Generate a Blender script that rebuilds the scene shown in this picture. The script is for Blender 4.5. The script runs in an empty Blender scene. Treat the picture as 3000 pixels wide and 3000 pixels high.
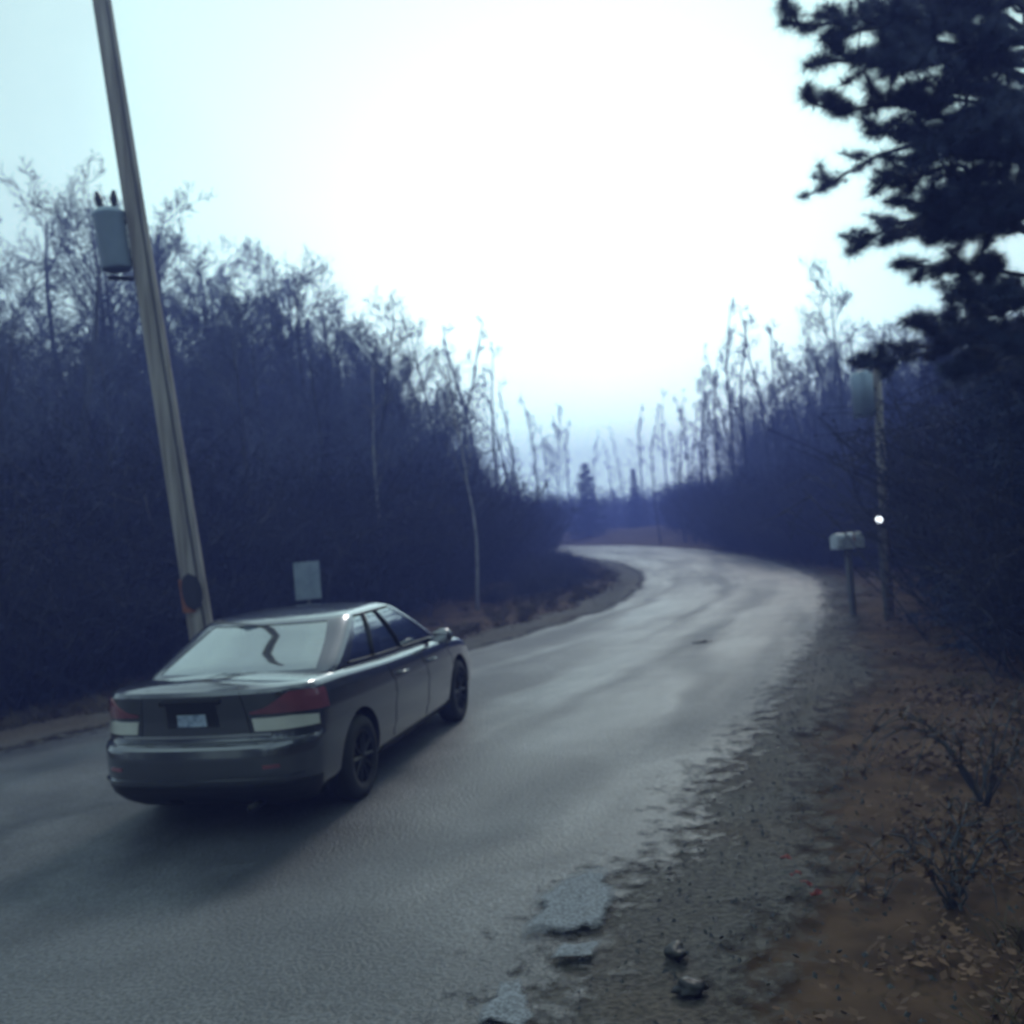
import bpy, bmesh, math, random
import numpy as np
from mathutils import Vector, Matrix, noise
from mathutils.bvhtree import BVHTree
R = math.radians
scene = bpy.context.scene
COL = scene.collection

# ------------------------------------------------------------------ camera
F_U, CX, W_U = 1800.0, 966.0, 1932.0      # focal length in photo units (photo shown 1932 wide)
CAM = Vector((0, 0, 2.1)); ROLL = R(4.5); PITCH = R(0.6)
fw = Vector((0, math.cos(PITCH), math.sin(PITCH)))
r0 = Vector((1, 0, 0)); u0 = r0.cross(fw)
rt = r0 * math.cos(ROLL) - u0 * math.sin(ROLL)
up = u0 * math.cos(ROLL) + r0 * math.sin(ROLL)
cd = bpy.data.cameras.new('camera'); cam = bpy.data.objects.new('camera', cd); COL.objects.link(cam)
cam.matrix_world = Matrix(((rt.x, up.x, -fw.x, CAM.x), (rt.y, up.y, -fw.y, CAM.y), (rt.z, up.z, -fw.z, CAM.z), (0, 0, 0, 1)))
cd.sensor_width = 36; cd.lens = 36 * F_U / W_U; cd.clip_end = 3000; cd.clip_start = 0.05
cd.dof.use_dof = True; cd.dof.focus_distance = 1.9; cd.dof.aperture_fstop = 3.6
scene.camera = cam
scene.render.resolution_x = scene.render.resolution_y = 1024

# ------------------------------------------------------------------ world, sun, exposure
SUN_EL, SUN_AZ = R(38), R(15)             # bright overcast sky, brightest straight ahead
w = bpy.data.worlds.new('World'); scene.world = w; w.use_nodes = True
nt = w.node_tree; nt.nodes.clear()
out = nt.nodes.new('ShaderNodeOutputWorld'); bg = nt.nodes.new('ShaderNodeBackground')
sky = nt.nodes.new('ShaderNodeTexSky'); sky.sky_type = 'NISHITA'; sky.sun_disc = False
sky.sun_elevation = SUN_EL; sky.sun_rotation = SUN_AZ; sky.air_density = 1.0; sky.dust_density = 2.5; sky.ozone_density = 1.5
tc = nt.nodes.new('ShaderNodeTexCoord')
nz = nt.nodes.new('ShaderNodeTexNoise'); nz.inputs['Scale'].default_value = 1.6; nz.inputs['Detail'].default_value = 5
cr = nt.nodes.new('ShaderNodeValToRGB'); cr.color_ramp.elements[0].position = .38; cr.color_ramp.elements[1].position = .60
cr.color_ramp.elements[0].color = (.55, .55, .55, 1); cr.color_ramp.elements[1].color = (1, 1, 1, 1)
mx = nt.nodes.new('ShaderNodeMix'); mx.data_type = 'RGBA'
mx.inputs['B'].default_value = (9.4, 13.4, 13.0, 1)      # veil of cloud over the blue
nt.links.new(tc.outputs['Generated'], nz.inputs['Vector']); nt.links.new(nz.outputs['Fac'], cr.inputs['Fac'])
nt.links.new(cr.outputs['Color'], mx.inputs['Factor']); nt.links.new(sky.outputs['Color'], mx.inputs['A'])
# the cloud glows brightest low ahead, where the sun stands behind it
vn = nt.nodes.new('ShaderNodeVectorMath'); vn.operation = 'NORMALIZE'; vd = nt.nodes.new('ShaderNodeVectorMath'); vd.operation = 'DOT_PRODUCT'
gd = Vector((math.sin(R(5)) * math.cos(R(8)), math.cos(R(5)) * math.cos(R(8)), math.sin(R(8)))); vd.inputs[1].default_value = gd
nt.links.new(tc.outputs['Generated'], vn.inputs[0]); nt.links.new(vn.outputs[0], vd.inputs[0])
p1 = nt.nodes.new('ShaderNodeMath'); p1.operation = 'MAXIMUM'; p1.inputs[1].default_value = 0; nt.links.new(vd.outputs['Value'], p1.inputs[0])
p2 = nt.nodes.new('ShaderNodeMath'); p2.operation = 'POWER'; p2.inputs[1].default_value = 12; nt.links.new(p1.outputs[0], p2.inputs[0])
p3 = nt.nodes.new('ShaderNodeMath'); p3.operation = 'MULTIPLY_ADD'; p3.inputs[1].default_value = 1.15; p3.inputs[2].default_value = .72; nt.links.new(p2.outputs[0], p3.inputs[0])
sc_ = nt.nodes.new('ShaderNodeVectorMath'); sc_.operation = 'SCALE'; nt.links.new(mx.outputs['Result'], sc_.inputs[0]); nt.links.new(p3.outputs[0], sc_.inputs['Scale'])
nt.links.new(sc_.outputs[0], bg.inputs['Color']); bg.inputs['Strength'].default_value = .13
nt.links.new(bg.outputs['Background'], out.inputs['Surface'])
sd = bpy.data.lights.new('sun', 'SUN'); sd.energy = 1.3; sd.angle = R(12); sd.color = (1, .96, .9)
so = bpy.data.objects.new('sun', sd); COL.objects.link(so)
sdir = Vector((math.sin(SUN_AZ) * math.cos(SUN_EL), math.cos(SUN_AZ) * math.cos(SUN_EL), math.sin(SUN_EL)))
so.rotation_euler = sdir.to_track_quat('Z', 'Y').to_euler()
vs = scene.view_settings; vs.view_transform = 'Standard'; vs.look = 'None'; vs.exposure = -0.35; vs.gamma = 1

# ------------------------------------------------------------------ helpers
def ray(u, v):
    return (fw * F_U + rt * (u - CX) + up * (CX - v)).normalized()
def G(u, v, z=0.0):                        # where the photo's point meets level ground
    d = ray(u, v); return CAM + d * ((z - CAM.z) / d.z)
def at(u, v, depth):
    d = ray(u, v); return CAM + d * (depth / d.y)

def mat(name, c1, c2=None, rough=.8, metal=0, scale=4, detail=6, bump=0, spec=.5, coat=0, stretch=(1, 1, 1), lo=.35, hi=.65, coord='Object', emit=None):
    m = bpy.data.materials.new(name); m.use_nodes = True; t = m.node_tree; b = t.nodes['Principled BSDF']
    b.inputs['Roughness'].default_value = rough; b.inputs['Metallic'].default_value = metal
    b.inputs['Specular IOR Level'].default_value = spec; b.inputs['Coat Weight'].default_value = coat; b.inputs['Coat Roughness'].default_value = .08
    b.inputs['Base Color'].default_value = (*c1, 1)
    if emit: b.inputs['Emission Color'].default_value = (*c1, 1); b.inputs['Emission Strength'].default_value = emit
    c2 = c2 or tuple(x * .8 for x in c1)
    co = t.nodes.new('ShaderNodeTexCoord'); mp = t.nodes.new('ShaderNodeMapping'); mp.inputs['Scale'].default_value = stretch
    n = t.nodes.new('ShaderNodeTexNoise'); n.inputs['Scale'].default_value = scale; n.inputs['Detail'].default_value = detail
    r = t.nodes.new('ShaderNodeValToRGB'); r.color_ramp.elements[0].position = lo; r.color_ramp.elements[1].position = hi
    r.color_ramp.elements[0].color = (*c1, 1); r.color_ramp.elements[1].color = (*c2, 1)
    L = t.links.new
    L(co.outputs[coord], mp.inputs['Vector']); L(mp.outputs['Vector'], n.inputs['Vector']); L(n.outputs['Fac'], r.inputs['Fac']); L(r.outputs['Color'], b.inputs['Base Color'])
    if bump:
        bp = t.nodes.new('ShaderNodeBump'); bp.inputs['Strength'].default_value = 1; bp.inputs['Distance'].default_value = bump
        L(n.outputs['Fac'], bp.inputs['Height']); L(bp.outputs['Normal'], b.inputs['Normal'])
    return m

def link(name, me, m, parent=None, smooth=False):
    if m: me.materials.append(m)
    if smooth: me.polygons.foreach_set('use_smooth', [True] * len(me.polygons))
    o = bpy.data.objects.new(name, me); COL.objects.link(o)
    if parent: o.parent = parent
    return o
def tag(o, label=None, cat=None, group=None, kind=None):
    if label: o['label'] = label
    if cat: o['category'] = cat
    if group: o['group'] = group
    if kind: o['kind'] = kind
    return o
def empty(name, loc, rz=0):
    o = bpy.data.objects.new(name, None); COL.objects.link(o); o.location = loc; o.rotation_euler = (0, 0, rz); o.empty_display_size = .3
    return o
def copy_tree(o, parent=None):
    c = o.copy(); COL.objects.link(c)
    if parent: c.parent = parent
    for ch in o.children: copy_tree(ch, c)
    return c

class MB:                                   # plain mesh builder
    def __init__(s): s.v = []; s.f = []
    def tube(s, pts, rad, n=6, cap=True):
        pts = [Vector(p) for p in pts]; base = len(s.v)
        d = (pts[1] - pts[0]).normalized()
        a = d.orthogonal().normalized(); 
        for i, p in enumerate(pts):
            if i: d = (pts[min(i + 1, len(pts) - 1)] - pts[i - 1]).normalized()
            a = (a - d * a.dot(d)); a = a.normalized() if a.length > 1e-5 else d.orthogonal().normalized()
            b = d.cross(a); r = rad[i] if isinstance(rad, (list, tuple)) else rad
            for k in range(n):
                t = 2 * math.pi * k / n; s.v.append(p + a * (r * math.cos(t)) + b * (r * math.sin(t)))
        for i in range(len(pts) - 1):
            for k in range(n):
                q = base + i * n; s.f.append((q + k, q + (k + 1) % n, q + n + (k + 1) % n, q + n + k))
        if cap:
            s.f.append(tuple(base + k for k in range(n))[::-1]); s.f.append(tuple(base + (len(pts) - 1) * n + k for k in range(n)))
        return s
    def box(s, c, size, M=None):
        b = len(s.v); c = Vector(c)
        for x in (-.5, .5):
            for y in (-.5, .5):
                for z in (-.5, .5):
                    p = Vector((x * size[0], y * size[1], z * size[2]))
                    if M: p = M @ p
                    s.v.append(c + p)
        for f in ((0, 1, 3, 2), (4, 6, 7, 5), (0, 4, 5, 1), (2, 3, 7, 6), (0, 2, 6, 4), (1, 5, 7, 3)): s.f.append(tuple(b + i for i in f))
        return s
    def lathe(s, prof, n=32, M=None):        # prof: (axial, radius), axis = Y
        b = len(s.v)
        for (a, r) in prof:
            for k in range(n):
                t = 2 * math.pi * k / n; p = Vector((r * math.cos(t), a, r * math.sin(t)))
                s.v.append(M @ p if M else p)
        for i in range(len(prof) - 1):
            for k in range(n):
                q = b + i * n; s.f.append((q + k, q + (k + 1) % n, q + n + (k + 1) % n, q + n + k))
        return s
    def grid(s, rows, closed=False):
        b = len(s.v); n = len(rows[0])
        for r in rows: s.v.extend(r)
        for i in range(len(rows) - 1):
            for k in range(n if closed else n - 1):
                q = b + i * n; s.f.append((q + k, q + (k + 1) % n, q + n + (k + 1) % n, q + n + k))
        return s
    def mesh(s, name):
        me = bpy.data.meshes.new(name); me.from_pydata([tuple(v) for v in s.v], [], s.f); me.update(); return me
    def build(s, name, m, parent=None, smooth=False, bevel=0):
        me = s.mesh(name)
        if bevel:
            bm = bmesh.new(); bm.from_mesh(me); bmesh.ops.bevel(bm, geom=bm.edges[:], offset=bevel, segments=2, affect='EDGES', profile=.6); bm.to_mesh(me); bm.free()
        return link(name, me, m, parent, smooth)

# ------------------------------------------------------------------ materials
M = {}
M['bark'] = mat('bark', (.038, .04, .055), (.075, .078, .10), .9, scale=9, bump=.01, stretch=(1, 1, .25))
M['pale_bark'] = mat('pale_bark', (.2, .2, .2), (.34, .33, .33), .85, scale=8, stretch=(1, 1, .3))
M['twig'] = mat('twig', (.055, .064, .115), (.12, .135, .21), .9, scale=1.2)  # the wood's blue haze is mixed into the twig colour
M['twig_light'] = mat('twig_light', (.10, .10, .115), (.2, .19, .2), .9, scale=1.2)
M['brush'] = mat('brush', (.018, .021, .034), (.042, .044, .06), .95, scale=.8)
M['needle'] = mat('needle', (.018, .032, .075), (.034, .056, .12), .7, scale=1.5)
M['litter'] = mat('litter', (.065, .035, .02), (.13, .072, .04), .9, scale=3)

# ------------------------------------------------------------------ ground
def sd_road(x, y):                          # rough distance from the road's centre line
    best = 1e9
    for a, b, hw in ROADS:
        ax, ay = a; bx, by = b; dx, dy = bx - ax, by - ay
        t = max(0, min(1, ((x - ax) * dx + (y - ay) * dy) / (dx * dx + dy * dy)))
        best = min(best, math.hypot(x - ax - t * dx, y - ay - t * dy) - hw)
    return best
LEFT_E = [(-15.5, 2.5), (-11.5, 6.2), (-7.6, 9.9), (-3.9, 13.6), (-.6, 17.6), (2.0, 23), (3.6, 31), (3.8, 42), (1.5, 56), (-6, 72), (-22, 90)]
RIGHT_E = [(-5.5, -4.5), (-2.2, -.5), (.2, 3.2), (2.1, 7.4), (4.1, 12.2), (6.2, 18), (8.4, 26), (9.6, 36), (9.6, 48), (7, 64), (-1, 84), (-16, 104)]
def resample(p, n):
    p = [Vector((*q, 0)) for q in p]; L = [0]
    for a, b in zip(p[:-1], p[1:]): L.append(L[-1] + (b - a).length)
    o = []
    for i in range(n):
        # catmull-rom on arc length
        s = (i / (n - 1)) ** 1.0 * L[-1]; k = 0
        while k < len(L) - 2 and L[k + 1] < s: k += 1
        t = (s - L[k]) / (L[k + 1] - L[k]); a, b = p[k], p[k + 1]; z = p[max(0, k - 1)]; c = p[min(len(p) - 1, k + 2)]
        o.append(.5 * ((2 * a) + (b - z) * t + (2 * z - 5 * a + 4 * b - c) * t * t + (3 * a - 3 * b + c - z) * t ** 3))
    return o
NL = resample(LEFT_E, 260); NR = resample(RIGHT_E, 260)
ROADC = [((a.x + b.x) / 2, (a.y + b.y) / 2, (a - b).length / 2) for a, b in zip(NL[::6], NR[::6])]
ROADS = [(a[:2], b[:2], (a[2] + b[2]) / 2) for a, b in zip(ROADC[:-1], ROADC[1:])]
def fbm(x, y, s, o=4):
    return noise.fractal(Vector((x * s, y * s, 3.1)), 1.0, 2.0, o)
def ground_z(x, y):
    d = sd_road(x, y) - .9
    k = max(0, min(1, d / 3.0)); k = k * k * (3 - 2 * k)
    side = .55 * max(0, min(1, (d - 1.5) / 6))
    return -.06 + k * (.10 * fbm(x, y, .8) + .22 * fbm(x, y, .16) + .06) + side
def axis(lo, hi, mid0, mid1, fine, grow):
    a = list(np.arange(mid0, mid1, fine)); s = fine; x = mid1
    while x < hi: a.append(x); s *= grow; x += s
    a.append(hi); s = fine; x = mid0 - fine; pre = []
    while x > lo: pre.append(x); s *= grow; x -= s
    pre.append(lo); return pre[::-1] + a
xs = axis(-900, 900, -9, 13, .3, 1.10); ys = axis(-60, 1500, 1, 26, .3, 1.07)
mb = MB(); mb.grid([[Vector((x, y, ground_z(x, y))) for x in xs] for y in ys])
mb.f = [f[::-1] for f in mb.f]
mg = mat('leaf_litter', (.045, .028, .018), (.115, .072, .045), .95, scale=2.2, detail=12, bump=.03, lo=.3, hi=.7, spec=.12)
g = mb.build('ground', mg, smooth=True); bm = bmesh.new(); bm.from_mesh(g.data); bmesh.ops.recalc_face_normals(bm, faces=bm.faces); bm.to_mesh(g.data); bm.free()
tag(g, kind='structure')

# road with uv along its run
def strip(A, B, name, m, z, nx=14, crown=0.0, jag=.0, ptf=None):
    vs_, uv = [], []; n = len(A); rowsz = nx + 1
    for i in range(n):
        a, b = A[i], B[i]
        ja = jag * fbm(i * .31, 0, 1) ; jb = jag * fbm(i * .27, 9, 1)
        for k in range(rowsz):
            t = k / nx; tt = t * (1 - jb) + ja * (1 - t)
            p = a.lerp(b, tt); p.z = z + crown * (1 - (2 * t - 1) ** 2) + (ptf(p, t) if ptf else 0)
            vs_.append(p); uv.append((t, i / 6.0))
    f = [(i * rowsz + k, i * rowsz + k + 1, (i + 1) * rowsz + k + 1, (i + 1) * rowsz + k) for i in range(n - 1) for k in range(nx)]
    me = bpy.data.meshes.new(name); me.from_pydata([tuple(v) for v in vs_], [], f)
    l = me.uv_layers.new(name='run')
    for poly in me.polygons:
        for li in poly.loop_indices: l.data[li].uv = uv[me.loops[li].vertex_index]
    me.update(); return link(name, me, m, smooth=True)
def road_mat(name, a, b, c, rough, bump, gravel=60, fade=.06, spec=.35):
    m = bpy.data.materials.new(name); m.use_nodes = True; t = m.node_tree; P = t.nodes['Principled BSDF']; L = t.links.new; N = t.nodes.new
    uvn = N('ShaderNodeUVMap'); uvn.uv_map = 'run'; mp = N('ShaderNodeMapping'); mp.inputs['Scale'].default_value = (7, .35, 1)
    n1 = N('ShaderNodeTexNoise'); n1.inputs['Scale'].default_value = 1; n1.inputs['Detail'].default_value = 5; n1.inputs['Distortion'].default_value = .6
    g_ = N('ShaderNodeNewGeometry')
    n2 = N('ShaderNodeTexNoise'); n2.inputs['Scale'].default_value = .7; n2.inputs['Detail'].default_value = 8
    n3 = N('ShaderNodeTexNoise'); n3.inputs['Scale'].default_value = gravel; n3.inputs['Detail'].default_value = 3
    L(uvn.outputs['UV'], mp.inputs['Vector']); L(mp.outputs['Vector'], n1.inputs['Vector'])
    L(g_.outputs['Position'], n2.inputs['Vector']); L(g_.outputs['Position'], n3.inputs['Vector'])
    def ramp(src, e0, e1, c0, c1):
        r = N('ShaderNodeValToRGB'); r.color_ramp.elements[0].position = e0; r.color_ramp.elements[1].position = e1
        r.color_ramp.elements[0].color = (*c0, 1); r.color_ramp.elements[1].color = (*c1, 1); L(src, r.inputs['Fac']); return r.outputs['Color']
    base = ramp(n1.outputs['Fac'], .32, .68, a, b); patch = ramp(n2.outputs['Fac'], .45, .62, (0, 0, 0), (1, 1, 1)); sp = ramp(n3.outputs['Fac'], .35, .65, (.6, .6, .6), (1.35, 1.35, 1.35))
    m1 = N('ShaderNodeMix'); m1.data_type = 'RGBA'; L(patch, m1.inputs['Factor']); L(base, m1.inputs['A']); m1.inputs['B'].default_value = (*c, 1)
    m2 = N('ShaderNodeMix'); m2.data_type = 'RGBA'; m2.blend_type = 'MULTIPLY'; m2.inputs['Factor'].default_value = 1; L(m1.outputs['Result'], m2.inputs['A']); L(sp, m2.inputs['B'])
    L(m2.outputs['Result'], P.inputs['Base Color'])
    P.inputs['Specular IOR Level'].default_value = spec
    rr = N('ShaderNodeMapRange'); rr.inputs['From Min'].default_value = .35; rr.inputs['From Max'].default_value = .65; rr.inputs['To Min'].default_value = rough - .12; rr.inputs['To Max'].default_value = rough + .15
    L(n1.outputs['Fac'], rr.inputs['Value']); L(rr.outputs['Result'], P.inputs['Roughness'])
    bp = N('ShaderNodeBump'); bp.inputs['Distance'].default_value = bump; L(n3.outputs['Fac'], bp.inputs['Height']); L(bp.outputs['Normal'], P.inputs['Normal'])
    # crumbling edge: the sheet breaks up over the last part of its width
    sx = N('ShaderNodeSeparateXYZ'); L(uvn.outputs['UV'], sx.inputs[0])
    def mth(op, a_, b_=None, clamp=False):
        q = N('ShaderNodeMath'); q.operation = op; q.use_clamp = clamp
        for i_, z_ in enumerate((a_, b_)):
            if z_ is None: continue
            if isinstance(z_, (int, float)): q.inputs[i_].default_value = z_
            else: L(z_, q.inputs[i_])
        return q.outputs[0]
    edge = mth('MINIMUM', sx.outputs[0], mth('SUBTRACT', 1.0, sx.outputs[0]))
    e2 = mth('DIVIDE', edge, fade)
    n4 = N('ShaderNodeTexNoise'); n4.inputs['Scale'].default_value = 6; n4.inputs['Detail'].default_value = 10; n4.inputs['Roughness'].default_value = .7; L(g_.outputs['Position'], n4.inputs['Vector'])
    al = mth('MULTIPLY', mth('SUBTRACT', mth('ADD', e2, mth('MULTIPLY', mth('SUBTRACT', n4.outputs['Fac'], .5), 2.2)), .5), 2.0, True)
    L(al, P.inputs['Alpha'])
    return m
tag(strip(NL, NR, 'road', road_mat('worn_asphalt', (.045, .049, .057), (.085, .091, .102), (.12, .125, .135), .52, .010, 45, .10, .5), 0.0, 16, .03, .03), kind='structure')
NRi = [q + Vector((-2.4, .6, 0)) for q in NR]
out_ = [q + Vector((.75 - .001 * i + .5 * fbm(i * .13, 4, 1), -.5, 0)) for i, q in enumerate(NR)]
tag(strip(NRi, out_, 'gravel_shoulder', road_mat('muddy_gravel', (.048, .045, .043), (.105, .098, .09), (.07, .058, .048), .85, .02, 30, .28, .2), -.016, 8, .006, .12,
    lambda p, t: .007 * fbm(p.x, p.y, 2)), kind='structure')
inn = [q + Vector((-.7 + .2 * fbm(i * .17, 7, 1), .8, 0)) for i, q in enumerate(NL)]
NLi = [q + Vector((.7, -.6, 0)) for q in NL]
tag(strip(inn, NLi, 'road_verge', bpy.data.materials['muddy_gravel'], .004, 6, .02, .2), kind='structure')

# ------------------------------------------------------------------ bare trees
def gen_tree(seed, h=9.0, r0=.12, nl=(15, 8, 7, 3), spread=.42, base=.25, upw=.55, lean=.04, tw=.006):
    rg = random.Random(seed); trunk, crown = MB(), MB()
    def rv(): return Vector((rg.gauss(0, 1), rg.gauss(0, 1), rg.gauss(0, 1))).normalized()
    def branch(p, d, L, r, lev):
        nseg = (9, 5, 4, 2, 1)[lev]; pts = [p.copy()]; rad = [r]; q = p.copy()
        for i in range(nseg):
            wob = (.10, .22, .28, .3, .3)[lev]
            d = (d + rv() * wob + Vector((0, 0, (.10, .14, .16, .1, 0)[lev] * upw))).normalized()
            q = q + d * (L / nseg); pts.append(q.copy()); rad.append(max(tw * .7, r * (1 - (i + 1) / nseg * .82)))
        (trunk if lev == 0 else crown).tube(pts, rad, (9, 5, 4, 3, 3)[lev], cap=lev < 1)
        if lev >= len(nl): return
        n = nl[lev]
        for k in range(n):
            lo = base if lev == 0 else .2
            t = lo + (1 - lo) * (k + rg.random()) / n; t = min(t, .99)
            i = int(t * nseg); fr = t * nseg - i; s = pts[i].lerp(pts[i + 1], fr); ax = (pts[i + 1] - pts[i]).normalized()
            side = rv(); side = (side - ax * side.dot(ax)).normalized()
            ang = rg.uniform(.45, 1.0) if lev else rg.uniform(.5, 1.05)
            nd = (ax * math.cos(ang) + side * math.sin(ang)).normalized()
            if lev == 0: l2 = h * spread * (1.1 - .75 * t) * rg.uniform(.6, 1.15)
            else: l2 = L * rg.uniform(.35, .62) * (1.15 - .5 * t)
            rr = max(tw, rad[i] * rg.uniform(.38, .6))
            branch(s, nd, l2, rr, lev + 1)
    branch(Vector((0, 0, -.2)), Vector((rg.uniform(-lean, lean), rg.uniform(-lean, lean), 1)).normalized(), h, r0, 0)
    return trunk, crown
protos = []
for s in range(8):
    sp = (.40, .32, .48, .36, .42, .30, .5, .38)[s]
    tk, cw = gen_tree(100 + s, 9, (.12, .1, .14, .09, .12, .08, .15, .1)[s], spread=sp, base=(.2, .28, .18, .3, .22, .35, .2, .25)[s])
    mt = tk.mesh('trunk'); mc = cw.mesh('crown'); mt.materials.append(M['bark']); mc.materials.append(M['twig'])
    mt.polygons.foreach_set('use_smooth', [True] * len(mt.polygons))
    hh = max(v.z for v in cw.v); protos.append((mt, mc, hh))
NPROTO = len(protos)
for s in range(3):
    tk, cw = gen_tree(300 + s, 9, .07, nl=(13, 6, 5), spread=(.15, .2, .13)[s], base=(.35, .45, .3)[s], upw=.9, lean=.05, tw=.008)
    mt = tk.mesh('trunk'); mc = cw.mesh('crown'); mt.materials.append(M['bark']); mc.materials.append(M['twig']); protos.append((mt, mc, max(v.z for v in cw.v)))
def put_tree(u, depth, vtop, label, group, pi=None, rz=None, girth=1.0, name='bare_tree', cat='tree', rgx=random.Random(5), lm=None, sx=1.0):
    if 880 < u < 1300 and sx == 1: sx = .6
    p = at(u, 1000, depth); x, y = p.x, p.y; zg = ground_z(x, y)
    dtop = at(u, vtop, depth).z - zg
    mt, mc, hh = protos[rgx.randrange(NPROTO) if pi is None else pi]
    s = dtop / hh; o = empty(name, (x, y, zg), rgx.uniform(0, 6.28) if rz is None else rz); o.scale = (s * sx, s * sx, s)
    tag(o, label, cat, group)
    for nm, me in (('trunk', mt), ('crown', mc)):
        c = bpy.data.objects.new(nm, me); COL.objects.link(c); c.parent = o
    return o

def interp(tab, x):
    for (a, b), (c, d) in zip(tab[:-1], tab[1:]):
        if x <= c: return b + (d - b) * max(0, (x - a)) / (c - a)
    return tab[-1][1]
rg = random.Random(11)
# left wood: outline of its tops in the photo, and the distance at which its edge stands
TOPL = [(-300, 330), (0, 380), (150, 330), (330, 330), (430, 400), (560, 440), (680, 560), (760, 600), (860, 730), (940, 820), (1000, 880), (1060, 940)]
BODYL = [(-300, 600), (0, 590), (300, 570), (420, 530), (560, 450), (640, 530), (760, 600), (860, 730), (940, 840), (1000, 885), (1060, 940)]
EDGE = [(-300, 13), (0, 15), (300, 17.5), (600, 21), (760, 25), (880, 31), (950, 42), (1000, 58), (1050, 80)]
def label_left(u, row):
    if u < 0: return 'bare tree of the left wood at the left edge of the picture'
    where = 'left of the leaning pole' if u < 330 else 'between the leaning pole and the road sign' if u < 600 else 'above the silver car and right of its sign' if u < 800 else 'where the left wood narrows to the bend'
    return ('front edge tree of left wood, ', 'second row tree of left wood, ', 'middle tree of left wood, ', 'rearmost tree of left wood, ')[row] + where
def label_right(u, row):
    where = 'left of the slim pale pole' if u < 1640 else 'behind the dark evergreens' 
    return ('front edge tree of right wood, ', 'second row tree of right wood, ', 'middle tree of right wood, ', 'rearmost tree of right wood, ')[row] + where
for row, (off, n, dv) in enumerate([(0, 26, 20), (3.5, 26, 0), (8, 26, -20), (15, 24, -20)]):
    for k in range(n):
        u = -260 + (k + rg.random()) / n * 1260
        if row == 0 and (rg.random() < .25 or 250 < u < 400): continue
        d = interp(EDGE, u) + off * (1 + .3 * rg.random()) + 1
        v = interp(BODYL, u) + dv + rg.uniform(-30, 90)
        if row > 1 and rg.random() < (.45 if u < 560 else .8): v = interp(TOPL, u) + rg.uniform(-30, 90)
        if u < -80 and row > 1: continue
        lb = label_left(u, row); put_tree(u, d, v, lb, 'trees: ' + lb, rgx=rg)
# right wood
TOPR = [(1250, 915), (1385, 880), (1412, 700), (1460, 640), (1560, 630), (1600, 600), (1700, 560), (1800, 540), (2100, 480)]
EDR = [(1250, 90), (1330, 66), (1400, 46), (1500, 36), (1600, 30), (1700, 25), (1800, 18), (1950, 12.5), (2150, 9.5)]
for row, (off, n, dv) in enumerate([(0, 16, 50), (4, 18, 10), (10, 18, 0), (18, 14, 30)]):
    for k in range(n):
        u = 1300 + (k + rg.random()) / n * 760
        if 1560 < u < 1810 and row == 0: continue
        d = interp(EDR, u) + off * (1 + .3 * rg.random()) + 1
        if 1480 < u < 1840: d = max(d, 27 + off * .5)
        v = interp(TOPR, u) + dv + rg.uniform(-20, 90)
        lb = label_right(u, row); put_tree(u, d, v, lb, 'trees: ' + lb, rgx=rg)
# trees that stand out
put_tree(135, 19, 300, 'dark forked bare tree rising left of the leaning utility pole', None, 6, 1.0, sx=1.2)
put_tree(855, 30, 560, 'tallest bare tree at the road end of the left wood', None, 1, 2.0, sx=.8)
put_tree(1050, 88, 760, 'thin lone bare tree just left of the two small evergreens', None, 5, .5, sx=.7)
put_tree(1372, 55, 680, 'thin straight bare tree at the near end of the far tree row', None, 5, 2.5, sx=.7)
put_tree(1590, 30, 470, 'tall dark slender bare tree left of the pale pole on the right', None, 3, 1.5, sx=.7)
for u, v, d in ((1245, 800, 62), (1292, 730, 60), (1312, 760, 58), (1352, 700, 56), (1392, 640, 50), (1408, 560, 47), (1432, 590, 45), (1462, 560, 42), (1492, 600, 40), (1525, 570, 38), (1556, 600, 36), (1125, 810, 110), (1160, 830, 105), (1225, 760, 100), (1265, 730, 95), (1300, 740, 90), (1335, 760, 82), (945, 640, 50), (985, 700, 60), (880, 600, 38), (905, 660, 42), (925, 580, 48), (965, 720, 58), (1012, 740, 66), (1040, 800, 80), (1085, 790, 100), (1185, 800, 102), (1325, 720, 64), (1278, 790, 80), (1375, 660, 54), (1420, 640, 48)):
    put_tree(u, d, v, ('tall thin bare tree against the sky between the bend and the slim pale pole' if u > 1380 else 'thin bare tree far off at the right end of the bend' if u > 1230 else 'thin bare tree far off beside the two small evergreens' if u > 1100 else 'thin bare tree far off at the end of the left wood'), ('thin trees left of the slim pale pole' if u > 1380 else 'thin trees at the right of the bend' if u > 1230 else 'thin trees by the small evergreens' if u > 1100 else 'thin trees ending the left wood'), NPROTO + rg.randrange(3), rgx=rg, sx=rg.uniform(.9, 1.3))
# unseen trees carry the woods on behind the viewer, added to shade the road
rb = random.Random(21)
for k in range(34):
    side_ = 1 if k % 2 else -1; y = rb.uniform(-34, 1) if side_ < 0 else rb.uniform(-34, 6); x = (-13 - rb.uniform(0, 12)) - .5 * (0 - y) * .4 if side_ < 0 else 7 + rb.uniform(0, 9)
    mt, mc, hh = protos[rb.randrange(8)]; sc = rb.uniform(1.1, 1.6); o = empty('bare_tree', (x, y, ground_z(x, y)), rb.uniform(0, 6)); o.scale = (sc,) * 3
    tag(o, 'unseen bare tree beside the road, added behind the viewer for shade', 'tree', 'bare trees added behind the viewer')
    for nm, me in (('trunk', mt), ('crown', mc)):
        c = bpy.data.objects.new(nm, me); COL.objects.link(c); c.parent = o
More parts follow.
